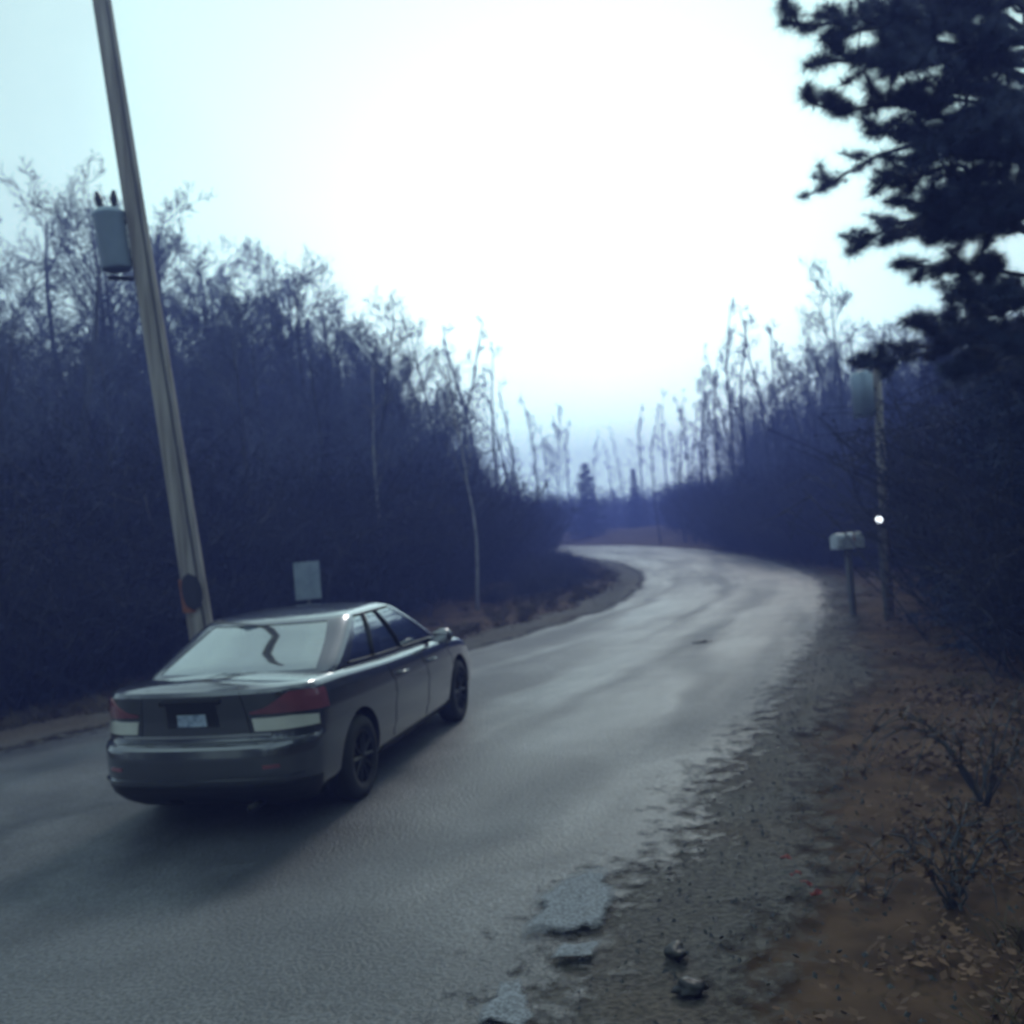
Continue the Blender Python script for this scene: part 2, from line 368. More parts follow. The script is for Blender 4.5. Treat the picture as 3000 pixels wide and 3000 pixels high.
# pale slim trunks behind the car
for u, v0, v1, d, lab in ((720, 1115, 620, 22, 'slim pale trunk in the wood right above the car roof'), (888, 1165, 760, 24, 'slim pale trunk at the road edge right of the car')):
    b = at(u, 1000, d); zg = ground_z(b.x, b.y); tk, cw = gen_tree(int(u), 6.2, .055, nl=(9, 5, 4), spread=.25, base=.5, lean=.02)
    o = empty('pale_tree', (b.x, b.y, zg)); tag(o, lab, 'tree')
    tk.build('trunk', M['pale_bark'], o, True); cw.build('crown', M['twig_light'], o)

# ------------------------------------------------------------------ tiled brush (one mass nobody could count)
def brush_template(seed, n=70, hgt=1.0):
    rg = random.Random(seed); m = MB()
    for k in range(n):
        a = rg.uniform(0, 6.28); q = Vector((rg.gauss(0, .18), rg.gauss(0, .18), 0)); d = Vector((math.cos(a) * .45, math.sin(a) * .45, rg.uniform(.6, 1.4))).normalized()
        pts = [q]; L = hgt * rg.uniform(.5, 1.1)
        for i in range(3): d = (d + Vector((rg.gauss(0, .25), rg.gauss(0, .25), rg.gauss(0, .1)))).normalized(); pts.append(pts[-1] + d * L / 3)
        m.tube(pts, [.006, .005, .004, .002], 3, False)
        for j in range(9):
            t = rg.uniform(.2, 1) * 2.99; i = int(t); s = pts[i].lerp(pts[i + 1], t - i); e = s + Vector((rg.gauss(0, .13), rg.gauss(0, .13), rg.gauss(.06, .1)))
            m.tube([s, e], [.003, .0015], 3, False)
            for _ in range(3):
                c = s.lerp(e, rg.random()); b = len(m.v); x = Vector((rg.gauss(0, 1), rg.gauss(0, 1), rg.gauss(0, 1))).normalized() * .011; y = x.orthogonal().normalized() * .006
                m.v += [c - x, c + y, c + x, c - y]; m.f.append((b, b + 1, b + 2, b + 3))
    return m
def tile(name, temps, places, m):
    V, Fv, Fs = [], [], []; base = 0
    arr = []
    for t in temps:
        v = np.array([tuple(q) for q in t.v], dtype=np.float32); idx = np.array([i for f in t.f for i in f], dtype=np.int32); ln = np.array([len(f) for f in t.f], dtype=np.int32)
        arr.append((v, idx, ln))
    for (x, y, z, rz, s, sz, k) in places:
        v, idx, ln = arr[k]; c, sn = math.cos(rz), math.sin(rz)
        q = np.empty_like(v); q[:, 0] = (v[:, 0] * c - v[:, 1] * sn) * s + x; q[:, 1] = (v[:, 0] * sn + v[:, 1] * c) * s + y; q[:, 2] = v[:, 2] * sz + z
        V.append(q); Fv.append(idx + base); Fs.append(ln); base += len(v)
    V = np.concatenate(V); Fv = np.concatenate(Fv); Fs = np.concatenate(Fs)
    me = bpy.data.meshes.new(name); me.vertices.add(len(V)); me.vertices.foreach_set('co', V.ravel()); me.loops.add(len(Fv)); me.loops.foreach_set('vertex_index', Fv)
    me.polygons.add(len(Fs)); st = np.concatenate([[0], np.cumsum(Fs)[:-1]]).astype(np.int32); me.polygons.foreach_set('loop_start', st)
    me.update(calc_edges=True); me.validate()
    return link(name, me, m)
temps = [brush_template(s) for s in (1, 2, 3)]
pl = []
for k in range(330):
    u = -300 + 1330 * (k + rg.random()) / 330; off = abs(rg.gauss(0, 1)) * 4; d = interp(EDGE, u) + off - 1.2
    p = at(u, 1000, d); s = min(3.6, rg.uniform(1.5, 2.6) * (1 + .12 * off) * (1 + .004 * d)); pl.append((p.x, p.y, ground_z(p.x, p.y) - .1, rg.uniform(0, 6.28), s, s * rg.uniform(.8, 1.35), rg.randrange(3)))
for k in range(150):
    i = rg.randrange(70, 190); q = NL[i]; d_ = rg.uniform(1.3, 6); s = rg.uniform(.5, 1.2) * (.7 + .12 * d_); pl.append((q.x - d_ * .8, q.y + .5 * d_, ground_z(q.x - d_ * .8, q.y + .5 * d_) - .05, rg.uniform(0, 6.28), s, s * .8, rg.randrange(3)))
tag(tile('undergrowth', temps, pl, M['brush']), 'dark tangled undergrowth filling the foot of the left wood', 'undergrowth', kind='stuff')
pl = []
for k in range(230):
    u = 1280 + 800 * (k + rg.random()) / 230; off = abs(rg.gauss(0, 1)) * 4; d = interp(EDR, u) + off - .5
    if 1480 < u < 1890: d = max(d, 27 + off)
    p = at(u, 1000, d); s = min(3.6, rg.uniform(1.6, 2.6) * (1 + .12 * off) * (1 + .004 * d)); pl.append((p.x, p.y, ground_z(p.x, p.y) - .1, rg.uniform(0, 6.28), s, s * rg.uniform(.8, 1.3), rg.randrange(3)))
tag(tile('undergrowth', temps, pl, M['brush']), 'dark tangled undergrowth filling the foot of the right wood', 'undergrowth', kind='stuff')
# far wood closing the view beyond the bend
tk, cw = gen_tree(77, 1.0, .012, nl=(12, 7, 4), spread=.45, base=.1, tw=.0016)
cw.tube([(0, 0, 0), (0, 0, .9)], [.012, .004], 5)
tk2, cw2 = gen_tree(78, 1.0, .012, nl=(12, 7, 4), spread=.35, base=.1, tw=.0016)
pl = []
for k in range(420):
    u = rg.uniform(880, 1420); d = rg.uniform(100, 175); p = at(u, 1000, d); s = rg.uniform(4.2, 6.3); pl.append((p.x, p.y, -.2, rg.uniform(0, 6.28), s * 1.5, s, rg.randrange(2)))
for k in range(260):                        # body of the left and right woods behind their edge trees
    u = rg.uniform(-250, 980); d = interp(EDGE, u) + rg.uniform(12, 45); p = at(u, 1000, d); top = at(u, interp(BODYL, u) + rg.uniform(30, 200), d).z; pl.append((p.x, p.y, 0, rg.uniform(0, 6.28), top * 1.1, top, rg.randrange(2)))
for k in range(170):
    u = rg.uniform(1400, 2000); d = interp(EDR, u) + rg.uniform(12, 40); p = at(u, 1000, d); top = at(u, interp(TOPR, u) + rg.uniform(60, 240), d).z; pl.append((p.x, p.y, 0, rg.uniform(0, 6.28), top * 1.1, top, rg.randrange(2)))
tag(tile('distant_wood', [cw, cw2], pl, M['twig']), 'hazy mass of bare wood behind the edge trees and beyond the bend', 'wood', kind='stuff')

# ------------------------------------------------------------------ evergreens
def needle_clump(m, c, r, rg, n=26, w=.006):
    for _ in range(n):
        d = Vector((rg.gauss(0, 1), rg.gauss(0, 1), rg.gauss(.25, .8))).normalized(); s = d.orthogonal().normalized() * w * rg.uniform(.7, 1.4)
        q = c + d * r * rg.uniform(.6, 1.15); b = len(m.v); m.v += [c - s, c + s, q]; m.f.append((b, b + 1, b + 2))
def spruce(seed, h, wd):
    rg = random.Random(seed); t = MB(); m = MB(); t.tube([(0, 0, 0), (0, 0, h * .97)], [h * .022, .02], 7)
    n = int(46)
    for i in range(n):
        z = h * (.06 + .92 * (i / n)); L = wd * (1 - (i / n)) ** .75 + .12
        for k in range(7):
            a = rg.uniform(0, 6.28); LL_ = L * rg.uniform(.65, 1.1); d = Vector((math.cos(a), math.sin(a), rg.uniform(-.25, .12)))
            e = Vector((0, 0, z)) + d * LL_; m.tube([(0, 0, z), e], [.02, .006], 3, False)
            for j in range(max(3, int(LL_ * 9))):
                c = Vector((0, 0, z)).lerp(e, rg.uniform(.2, 1)) + Vector((rg.gauss(0, .08), rg.gauss(0, .08), rg.gauss(-.03, .05))); needle_clump(m, c, .16, rg, 9, .016)
    return t, m
for u, vt, d, h, wd, lab in ((1112, 868, 84, 0, 2.3, 'round topped dark evergreen at the bend, the left one of two'), (1203, 880, 96, 0, 1.2, 'narrow dark evergreen at the bend, the right one of two')):
    p = at(u, 1000, d); hh = at(u, vt, d).z; t, m_ = spruce(int(u), hh, wd); o = empty('evergreen_tree', (p.x, p.y, 0)); tag(o, lab, 'tree')
    t.build('trunk', M['bark'], o); m_.build('crown', M['needle'], o)
sp = [spruce(900 + k, 6.5, 1.9) for k in range(2)]
smesh = []
for t, m_ in sp:
    a, b = t.mesh('trunk'), m_.mesh('crown'); a.materials.append(M['bark']); b.materials.append(M['needle']); smesh.append((a, b))
for i, (u, vt, d) in enumerate(((1800, 600, 24), (1905, 620, 18), (1895, 580, 14.5), (1960, 560, 12.5), (2070, 480, 11), (1715, 700, 30))):
    p = at(u, 1000, d); s = (at(u, vt, d).z) / 6.5; o = empty('evergreen_tree', (p.x, p.y, ground_z(p.x, p.y) - .1), rg.uniform(0, 6)); o.scale = (s, s, s)
    tag(o, ('dense dark evergreen, second from the left in the row below the pine', 'dense dark evergreen in the middle of the row below the pine', 'tall dark evergreen near the right edge, below the pine boughs', 'dark evergreen cut by the right edge of the picture', 'dark evergreen standing just past the right edge of the picture', 'farthest dark evergreen of the row, right of the slim pale pole')[i], 'tree', 'evergreens at the right roadside')
    for nm, me in zip(('trunk', 'crown'), smesh[i % 2]):
        c = bpy.data.objects.new(nm, me); COL.objects.link(c); c.parent = o

for i, (x, y, s) in enumerate(((8.2, 6.6, 1.7), (6.6, 2.2, 1.9), (9.2, 1, 1.8), (6.4, -2.6, 1.7), (9.5, -5, 1.9), (-14, -3, 1.7), (-9, -9, 1.8), (1.5, -13, 1.9), (5, -9, 1.8), (-4, -15, 1.9))):  # evergreens added out of view, blocking sky light from road and verge
    o = empty('evergreen_tree', (x, y, ground_z(x, y) - .1), rg.uniform(0, 6)); o.scale = (s, s, s); tag(o, 'big evergreen added outside the picture to shade the road and verge', 'tree', 'evergreens added outside the picture')
    for nm, me in zip(('trunk', 'crown'), smesh[i % 2]):
        c = bpy.data.objects.new(nm, me); COL.objects.link(c); c.parent = o

# big pine whose boughs hang into the upper right
rp = random.Random(4); tm, bmh, nm_ = MB(), MB(), MB()
PX = at(2040, 1000, 10.5); TZ = 13
pine = empty('pine_tree', (PX.x, PX.y, ground_z(PX.x, PX.y) - .05)); tag(pine, 'big dark pine with boughs hanging into the upper right corner', 'tree')
tm.tube([Vector((.05 * math.sin(i), .04 * math.cos(i * 1.7), i * TZ / 12)) for i in range(13)], [.3 - .02 * i for i in range(13)], 12)
def bough(a, b, sag, dens=2.7, sub=21):
    pts = []; n = 7
    for i in range(n + 1):
        t = i / n; p = a.lerp(b, t); p.z += sag * math.sin(math.pi * t) + rp.gauss(0, .03); p.x += rp.gauss(0, .04); p.y += rp.gauss(0, .04); pts.append(p)
    L = (b - a).length; bmh.tube(pts, [.05 * (1 - i / n * .85) * L / 3 + .004 for i in range(n + 1)], 5, False)
    for k in range(14): needle_clump(nm_, pts[-1].lerp(pts[-3], rp.random()) + Vector((rp.gauss(0, .05), rp.gauss(0, .05), rp.gauss(0, .05))), .17, rp, 20, .0045)
    for k in range(int(sub * L / 2.2)):
        t = rp.uniform(.22, 1) * (n - .01); i = int(t); s = pts[i].lerp(pts[i + 1], t - i); ax = (pts[i + 1] - pts[i]).normalized()
        sd_ = Vector((rp.gauss(0, 1), rp.gauss(0, 1), rp.gauss(.1, .45))).normalized(); d = (ax * .9 + sd_).normalized(); l = rp.uniform(.25, .6) * (1.25 - t / n * .6)
        q = [s]; 
        for j in range(3): d = (d + Vector((rp.gauss(0, .16), rp.gauss(0, .16), rp.gauss(.05, .12)))).normalized(); q.append(q[-1] + d * l / 3)
        bmh.tube(q, [.01, .008, .006, .004], 4, False)
        for j in range(int(7 * dens)):
            tt = rp.uniform(.25, 1) * 2.99; ii = int(tt); c = q[ii].lerp(q[ii + 1], tt - ii); needle_clump(nm_, c, .18, rp, 22, .0045)
def P(u, v, d): return at(u, v, d) - pine.location
for (u, v, d, zt, sag) in ((1475, 55, 9.6, 6.6, .25), (1530, 190, 9.8, 6.0, .1), (1600, 60, 9.3, 7.0, .2), (1650, 250, 9.7, 5.6, .15), (1560, 120, 9.2, 6.4, .2),
                           (1660, 435, 10, 4.9, .1), (1690, 330, 9.6, 5.3, .2), (1720, 500, 10.1, 4.4, .05), (1700, 390, 9.3, 4.9, .1), (1760, 540, 10.2, 4.1, .1), (1650, 20, 9.9, 7.2, .2),
                           (1780, 10, 9.4, 7.4, .2), (1850, 30, 10, 7.4, .1), (1750, 300, 9.2, 5.6, .1), (1800, 360, 9.4, 5.2, .1), (1780, 440, 9.5, 4.9, .1), (1820, 260, 9.1, 5.8, .1), (1900, 400, 9.3, 5, .1), (1880, 200, 9.2, 6.2, .1), (1850, 640, 9.8, 3.9, .0), (1800, 700, 10.4, 3.7, 0), (1625, 695, 11, 3.9, .05), (1720, 120, 9.0, 6.8, .15), (1800, 130, 9.8, 6.9, .1), (1900, 90, 9.4, 7.2, .1), (1700, 190, 9.9, 6.2, .1), (1860, 330, 10.3, 5.8, .1), (1920, 280, 9.0, 6.2, .1), (1740, 620, 10.8, 4.2, 0), (1870, 560, 9.6, 4.2, 0)):
    bough(Vector((0, 0, zt)) + Vector((-.15, 0, 0)), P(u, v, d), sag)
for k in range(26):                          # the rest of the crown, up and round the back
    a = rp.uniform(-.9, 2.2); z = 3.6 + 9 * rp.random(); L = 3.4 * (1 - (z - 3) / 12) + .5
    bough(Vector((0, 0, z)), Vector((math.cos(a) * L, math.sin(a) * L, z + rp.uniform(-.2, .6))), .15, 1.6, 12)
tm.build('trunk', M['bark'], pine, True); bmh.build('branches', M['bark'], pine); nm_.build('crown', M['needle'], pine)

# ------------------------------------------------------------------ utility pole with transformer
M['pole'] = mat('weathered_pole', (.17, .145, .125), (.38, .345, .31), .85, scale=14, stretch=(1, 1, .06), bump=.006, lo=.3, hi=.7)
M['galv'] = mat('painted_steel', (.30, .38, .46), (.36, .44, .52), .45, .3, scale=3)
M['dark'] = mat('dark_metal', (.03, .03, .033), None, .5, .3)
M['rust'] = mat('rust', (.30, .10, .03), (.16, .055, .02), .9, scale=12)
pd = 12.3; pb = at(372, 1140, pd); pt = at(192, 0, pd + .1); ax = (pt - pb).normalized()
base = pb - ax * ((pb.z + .3) / ax.z)
pole = empty('utility_pole', (base.x, base.y, 0)); tag(pole, 'weathered wooden utility pole leaning left behind the silver car, carrying a transformer', 'utility pole')
Lp = 11.5; o0 = base - pole.location
def pp(s): return o0 + ax * s
MB().tube([pp(Lp * i / 10) for i in range(11)], [.165 - .0055 * i for i in range(11)], 20).build('shaft', M['pole'], pole, True)
sT = (at(262, 430, pd).z + .3) / ax.z; side = Vector((-1, -.25, 0)).normalized()
c0 = pp(sT - .15) + side * .33
Mz = ax.to_track_quat('Y', 'X').to_matrix()
def Tm(c): return Matrix.Translation(c) @ Mz.to_4x4()
tr = MB().lathe([(-.38, 0), (-.38, .17), (-.36, .19), (.30, .19), (.32, .21), (.36, .21), (.40, .17), (.43, 0)], 28, Tm(c0)).build('transformer', M['galv'], pole, True)
m = MB()
for k in (-1, 1): m.tube([c0 + ax * .46 + Vector((.09 * k, 0, 0)), c0 + ax * .56 + Vector((.1 * k, 0, 0)), c0 + ax * .66 + Vector((.11 * k, 0, 0))], [.035, .05, .02], 10)
m.build('bushing', M['dark'], tr)
m = MB(); m.box(c0 - side * .2 + ax * .25, (.3, .05, .05)); m.box(c0 - side * .2 - ax * .25, (.3, .05, .05)); m.build('bracket', M['dark'], pole)
m = MB().tube([c0 - ax * .5 - side * .2, c0 - ax * .48 - side * -.12], .03, 8); m.build('bracket', M['dark'], pole)
# ground wire stapled to the shaft and the rusty guard with its dark oval near the foot
MB().tube([pp(Lp * i / 12) + Vector((.10, -.145 + .003 * i, 0)) for i in range(11)], .012, 6).build('ground_wire', M['dark'], pole)
def shaft_patch(s0, s1, a0, a1, rr, n=10):
    rows = []
    for i in range(n + 1):
        s = s0 + (s1 - s0) * i / n; wv = math.sqrt(max(0, 1 - (2 * i / n - 1) ** 2)) if a0 is None else 1
        row = []
        for k in range(9):
            a = (a1 * (k / 8 * 2 - 1) * wv + R(-86)) if a0 is None else a0 + (a1 - a0) * k / 8
            row.append(pp(s) + Vector((math.cos(a), math.sin(a), 0)) * rr)
        rows.append(row)
    return MB().grid(rows)
sG = (at(368, 1115, pd).z + .3) / ax.z
shaft_patch(sG - .26, sG + .16, R(-200), R(-78), .185).build('guard', M['rust'], pole, True)
shaft_patch(sG - .24, sG + .24, None, R(42), .192).build('guard_hole', M['dark'], pole, True)

# overhead cables
M['cable'] = mat('cable', (.03, .03, .035), None, .6)
def cable(a, b, sag, r=.012):
    n = 24; MBx = MB(); MBx.tube([a.lerp(b, i / n) - Vector((0, 0, sag * 4 * (i / n) * (1 - i / n))) for i in range(n + 1)], r, 5)
    return MBx
ca = at(1560, -60, 9); cb = at(2100, 430, 20); cc = at(1620, -60, 9); ce = at(2100, 380, 20)
tag(cable(ca, cb, .25).build('overhead_cable', M['cable']), 'lower overhead cable crossing in front of the pine boughs', 'cable')
tag(cable(cc, ce, .25).build('overhead_cable', M['cable']), 'upper overhead cable running into the pine at the top edge', 'cable')

# ------------------------------------------------------------------ right pole, lamp, mailbox, sign
d = 16.6; b = at(1664, 1000, d); b.z = ground_z(b.x, b.y)
t = at(1654, 690, d); pr = empty('utility_pole', b); tag(pr, 'slim pale pole standing before the dark right wood', 'utility pole')
tl = t - b; MB().tube([(0, 0, -.2), tl * .5, tl], [.085, .08, .07], 12).build('shaft', M['pole'], pr, True)
MB().lathe([(-.38, 0), (-.38, .18), (.34, .19), (.4, .16), (.44, 0)], 20, Matrix.Translation(tl + Vector((-.3, -.05, -.5))) @ Matrix.Rotation(R(90), 4, 'X')).build('transformer', M['galv'], pr, True)
MB().box(tl + Vector((-.1, -.02, -.4)), (.25, .06, .06)).build('bracket', M['dark'], pr)
M['lamp'] = mat('lit_lens', (.85, .93, 1.0), (.85, .93, 1.0), .3, emit=4)
M['white'] = mat('white_paint', (.62, .66, .7), (.5, .54, .58), .5, scale=6)
M['post'] = mat('grey_post', (.12, .12, .12), (.18, .18, .18), .8)
lp = at(1656, 981, 16.2); zg = ground_z(lp.x, lp.y); yl = empty('yard_light', (lp.x, lp.y, zg)); tag(yl, 'small bright white light on a low post beside the slim pale pole', 'light')
MB().tube([(0, 0, -.1), (0, 0, lp.z - zg - .06)], .03, 8).build('post', M['post'], yl)
MB().lathe([(-.06, 0), (-.05, .065), (0, .075), (.03, .06)], 16, Matrix.Translation((0, 0, lp.z - zg))).build('housing', M['dark'], yl, True)
MB().lathe([(-.06, .0), (-.085, .035), (-.06, .06)], 16, Matrix.Translation((0, 0, lp.z - zg))).build('lens', M['lamp'], yl, True)
mp_ = at(1598, 1020, 17); zg = ground_z(mp_.x, mp_.y); mbx = empty('mailbox', (mp_.x, mp_.y, zg), R(20)); tag(mbx, 'small white mailbox on a short post at the foot of the right wood', 'mailbox')
MB().box((0, 0, (mp_.z - zg) / 2 - .1), (.09, .09, mp_.z - zg - .08)).build('post', M['post'], mbx)
rows = []
for x in (-.27, .27):
    hz = mp_.z - zg
    rows.append([Vector((x, -.12, hz - .14)), Vector((x, -.12, hz + .02))] + [Vector((x, -.12 * math.cos(a), hz + .02 + .12 * math.sin(a))) for a in [math.pi * k / 10 for k in range(1, 10)]] + [Vector((x, .12, hz + .02)), Vector((x, .12, hz - .14))])
m = MB().grid(rows, True); n_ = len(rows[0]); m.f.append(tuple(range(n_))); m.f.append(tuple(range(n_, 2 * n_))[::-1]); m.build('box', M['white'], mbx)
MB().box((-.283, 0, mp_.z - zg - .02), (.02, .2, .2)).build('door', M['white'], mbx, bevel=.008)
MB().box((.05, -.135, mp_.z - zg + .05), (.03, .012, .14)).build('flag', M['rust'], mbx)
M['sign'] = mat('sign_back', (.25, .31, .36), (.34, .40, .45), .45, .4, scale=5)
sdp = 16.5; c = at(580, 1096, sdp); sg = empty('road_sign', (c.x, c.y, 0), R(12)); tag(sg, 'plain pale rectangular road sign on a post behind the car roof', 'sign')
th = at(580, 1060, sdp).z; bh = at(580, 1131, sdp).z
MB().box((0, 0, (th + bh) / 2), (.44, .01, th - bh)).build('panel', M['sign'], sg, bevel=.003)
MB().box((0, .035, th / 2 - .1), (.05, .04, th + .1)).build('post', M['post'], sg)

# ------------------------------------------------------------------ the car
def car_paint():
    m = mat('silver_paint', (.13, .135, .155), (.12, .125, .145), .22, .8, scale=2, coat=1.0); return m
M['paint'] = car_paint()
M['plastic'] = mat('black_plastic', (.014, .014, .016), None, .5)
M['tyre'] = mat('tyre', (.02, .02, .02), None, .85)
M['rim'] = mat('alloy_rim', (.02, .02, .022), None, .5, .5)
M['chrome'] = mat('chrome', (.75, .77, .78), None, .12, 1)
M['red'] = mat('red_lens', (.26, .075, .095), (.17, .05, .07), .15, 0, coat=1)
M['clear'] = mat('clear_lens', (.72, .72, .66), (.6, .6, .54), .15, .1, coat=1)
M['seat'] = mat('seat_cloth', (.05, .05, .055), None, .9)
gm = bpy.data.materials.new('car_glass'); gm.use_nodes = True; t = gm.node_tree; t.nodes.clear(); N = t.nodes.new
o_ = N('ShaderNodeOutputMaterial'); ms = N('ShaderNodeMixShader'); tr_ = N('ShaderNodeBsdfTransparent'); gl = N('ShaderNodeBsdfGlossy'); fr = N('ShaderNodeFresnel'); ma = N('ShaderNodeMath')
tr_.inputs['Color'].default_value = (.30, .36, .38, 1); gl.inputs['Roughness'].default_value = .04; gl.inputs['Color'].default_value = (.95, 1, 1, 1); fr.inputs['IOR'].default_value = 1.7
ma.operation = 'MULTIPLY_ADD'; ma.inputs[1].default_value = 1.3; ma.inputs[2].default_value = .32; ma.use_clamp = True
t.links.new(fr.outputs[0], ma.inputs[0]); t.links.new(ma.outputs[0], ms.inputs['Fac']); t.links.new(tr_.outputs[0], ms.inputs[1]); t.links.new(gl.outputs[0], ms.inputs[2]); t.links.new(ms.outputs[0], o_.inputs['Surface'])
M['glass'] = gm

def rrect(t, xr, xf, wd, rc, rcf=None):      # rounded plan outline, t in 0..8 (see order below)
    t = t % 8; k = int(t); f = t - k; rf = rcf or rc
    # 0 right side rear>front, 1 corner, 2 front right>left, 3 corner, 4 left side front>rear, 5 corner, 6 rear left>right, 7 corner
    if k == 0: return (xr + rc + (xf - rf - xr - rc) * f, -wd)
    if k == 1: a = R(-90 + 90 * f); return (xf - rf + rf * math.cos(a), -wd + rf + rf * math.sin(a))
    if k == 2: return (xf, -wd + rf + (2 * wd - 2 * rf) * f)
    if k == 3: a = R(90 * f); return (xf - rf + rf * math.cos(a), wd - rf + rf * math.sin(a))
    if k == 4: return (xf - rf - (xf - rf - xr - rc) * f, wd)
    if k == 5: a = R(90 + 90 * f); return (xr + rc + rc * math.cos(a), wd - rc + rc * math.sin(a))
    if k == 6: return (xr, wd - rc - (2 * wd - 2 * rc) * f)
    a = R(180 + 90 * f); return (xr + rc + rc * math.cos(a), -wd + rc + rc * math.sin(a))
def lerp_tab(tab, s):
    for a, b in zip(tab[:-1], tab[1:]):
        if s <= b[0]:
            f = (s - a[0]) / (b[0] - a[0]) if b[0] > a[0] else 0
            return [p + (q - p) * f for p, q in zip(a[1:], b[1:])]
    return list(tab[-1][1:])
# s (share of height): z base part, rear x, front x, half width, corner radius
BODY = [(0.0, -2.10, 2.12, .76, .22), (.06, -2.22, 2.22, .82, .24), (.14, -2.31, 2.31, .868, .27), (.17, -2.335, 2.33, .875, .28), (.30, -2.375, 2.36, .893, .30), (.44, -2.385, 2.365, .903, .31), (.525, -2.375, 2.36, .906, .31),
        (.555, -2.35, 2.355, .907, .30), (.57, -2.285, 2.345, .907, .28), (.60, -2.275, 2.34, .907, .28), (.74, -2.275, 2.31, .900, .30), (.88, -2.30, 2.26, .887, .31), (.95, -2.31, 2.2, .868, .31), (.985, -2.295, 2.12, .845, .30), (1.0, -2.25, 2.0, .81, .29)]
def ztop(x):                                  # height of the shoulder along the car
    return lerp_tab([(-2.6, 1.055), (-2.2, 1.06), (-1.6, 1.045), (-.6, .99), (.4, .955), (1.0, .94), (1.6, .88), (2.1, .76), (2.5, .64)], x)[0]
def body_pt(t, s, off=0):
    def q(t, s):
        xr, xf, wd, rc = lerp_tab(BODY, s); x, y = rrect(t, xr, xf, wd, rc, rc * 1.35)
        y *= 1 - .06 * abs(x / 2.35) ** 3
        x -= (1 if x < 0 else -1) * (-.10 if x < 0 else -.16) * (abs(y) / .9) ** 2 * min(1, max(0, (abs(x) - 1.6) / .6)) ** 2
        z = .19 + s * (ztop(x) - .19); return Vector((x, y, z))
    p = q(t, s)
    if off:
        e = .01; du = q(t + e, s) - q(t - e, s); dv = q(t, min(1, s + e)) - q(t, max(0, s - e)); n = du.cross(dv).normalized(); p = p + n * off
    return p
ts = []
for k, n in enumerate((44, 8, 12, 8, 44, 8, 20, 8)): ts += [k + i / n for i in range(n)]
ss = sorted(set([x[0] for x in BODY] + [i / 30 for i in range(31)]))
ss = [s for i, s in enumerate(ss) if i == 0 or s - ss[i - 1] > .008 or any(abs(s - b[0]) < 1e-9 for b in BODY)]
rows = [[body_pt(t, s) for t in ts] for s in ss]
m = MB(); 
last = rows[-1]
for j, sc in enumerate((.93, .8, .55, .25, .02)):   # the deck and bonnet close towards the centre line with a slight crown
    rr_ = []
    for p in last:
        x = p.x * (1 - (1 - sc) * .09) if abs(p.x) > 1.5 else p.x
        rr_.append(Vector((x, p.y * sc, ztop(x) + .045 * (1 - sc ** 2))))
    rows.append(rr_)
m.grid(rows, True); m.f.append(tuple(range(len(ts)))[::-1])
me = m.mesh('body'); bm = bmesh.new(); bm.from_mesh(me); bmesh.ops.remove_doubles(bm, verts=bm.verts, dist=.0008); bmesh.ops.recalc_face_normals(bm, faces=bm.faces); bm.to_mesh(me); bm.free()
cp = G(500, 1512); YAW = R(-13)               # heading turned right of straight ahead
car = empty('sedan_car', (0, 0, 0)); tag(car, 'silver four-door sedan seen from behind, driving on the road beside the left wood', 'car')
body = link('body', me, M['paint'], car, True)
AX = (-1.33, 1.42); WR = .325
cut = MB()
for x in AX:
    for sg_ in (-1, 1):
        cut.lathe([(-.16, 0), (-.16, WR + .05), (.35, WR + .06), (.35, 0)], 40, Matrix.Translation((x, sg_ * .80, WR + .01)) @ Matrix.Rotation(0 if sg_ > 0 else math.pi, 4, 'Z'))
cm = cut.mesh('cut'); bm = bmesh.new(); bm.from_mesh(cm); bmesh.ops.remove_doubles(bm, verts=bm.verts, dist=.0005); bmesh.ops.recalc_face_normals(bm, faces=bm.faces); bm.to_mesh(cm); bm.free()
co_ = bpy.data.objects.new('cut', cm); COL.objects.link(co_)
md = body.modifiers.new('b', 'BOOLEAN'); md.object = co_; md.operation = 'DIFFERENCE'; md.solver = 'EXACT'
dg = bpy.context.evaluated_depsgraph_get(); nm2 = bpy.data.meshes.new_from_object(body.evaluated_get(dg)); body.modifiers.clear(); body.data = nm2
bpy.data.objects.remove(co_)
if not nm2.materials: nm2.materials.append(M['paint'])
try:
    nm2.set_sharp_from_angle(angle=R(35))
except Exception: pass

def patch(name, m_, parent, t0, t1, s0, s1, off=.006, nt_=16, ns=6, both=True, mirror=True):
    """raised plate that follows the body surface; s0, s1 may be functions of the share along t"""
    f0 = s0 if callable(s0) else (lambda f: s0); f1 = s1 if callable(s1) else (lambda f: s1)
    rows = []
    for i in range(ns + 1):
        row = []
        for k in range(nt_ + 1):
            f = k / nt_; a, b = f0(f), f1(f); row.append(body_pt(t0 + (t1 - t0) * f, a + (b - a) * i / ns, off))
        rows.append(row)
    base_ = MB(); base_.grid(rows)
    # skirt down into the body so that the plate has thickness
    ring = [(i, 0) for i in range(ns + 1)] + [(ns, k) for k in range(1, nt_ + 1)] + [(i, nt_) for i in range(ns - 1, -1, -1)] + [(0, k) for k in range(nt_ - 1, 0, -1)]
    def inner(i, k):
        f = k / nt_; a, b = f0(f), f1(f); return body_pt(t0 + (t1 - t0) * f, a + (b - a) * i / ns, -.01)
    base_.grid([[rows[i][k] for i, k in ring], [inner(i, k) for i, k in ring]], True)
    return base_.build(name, m_, parent, False)
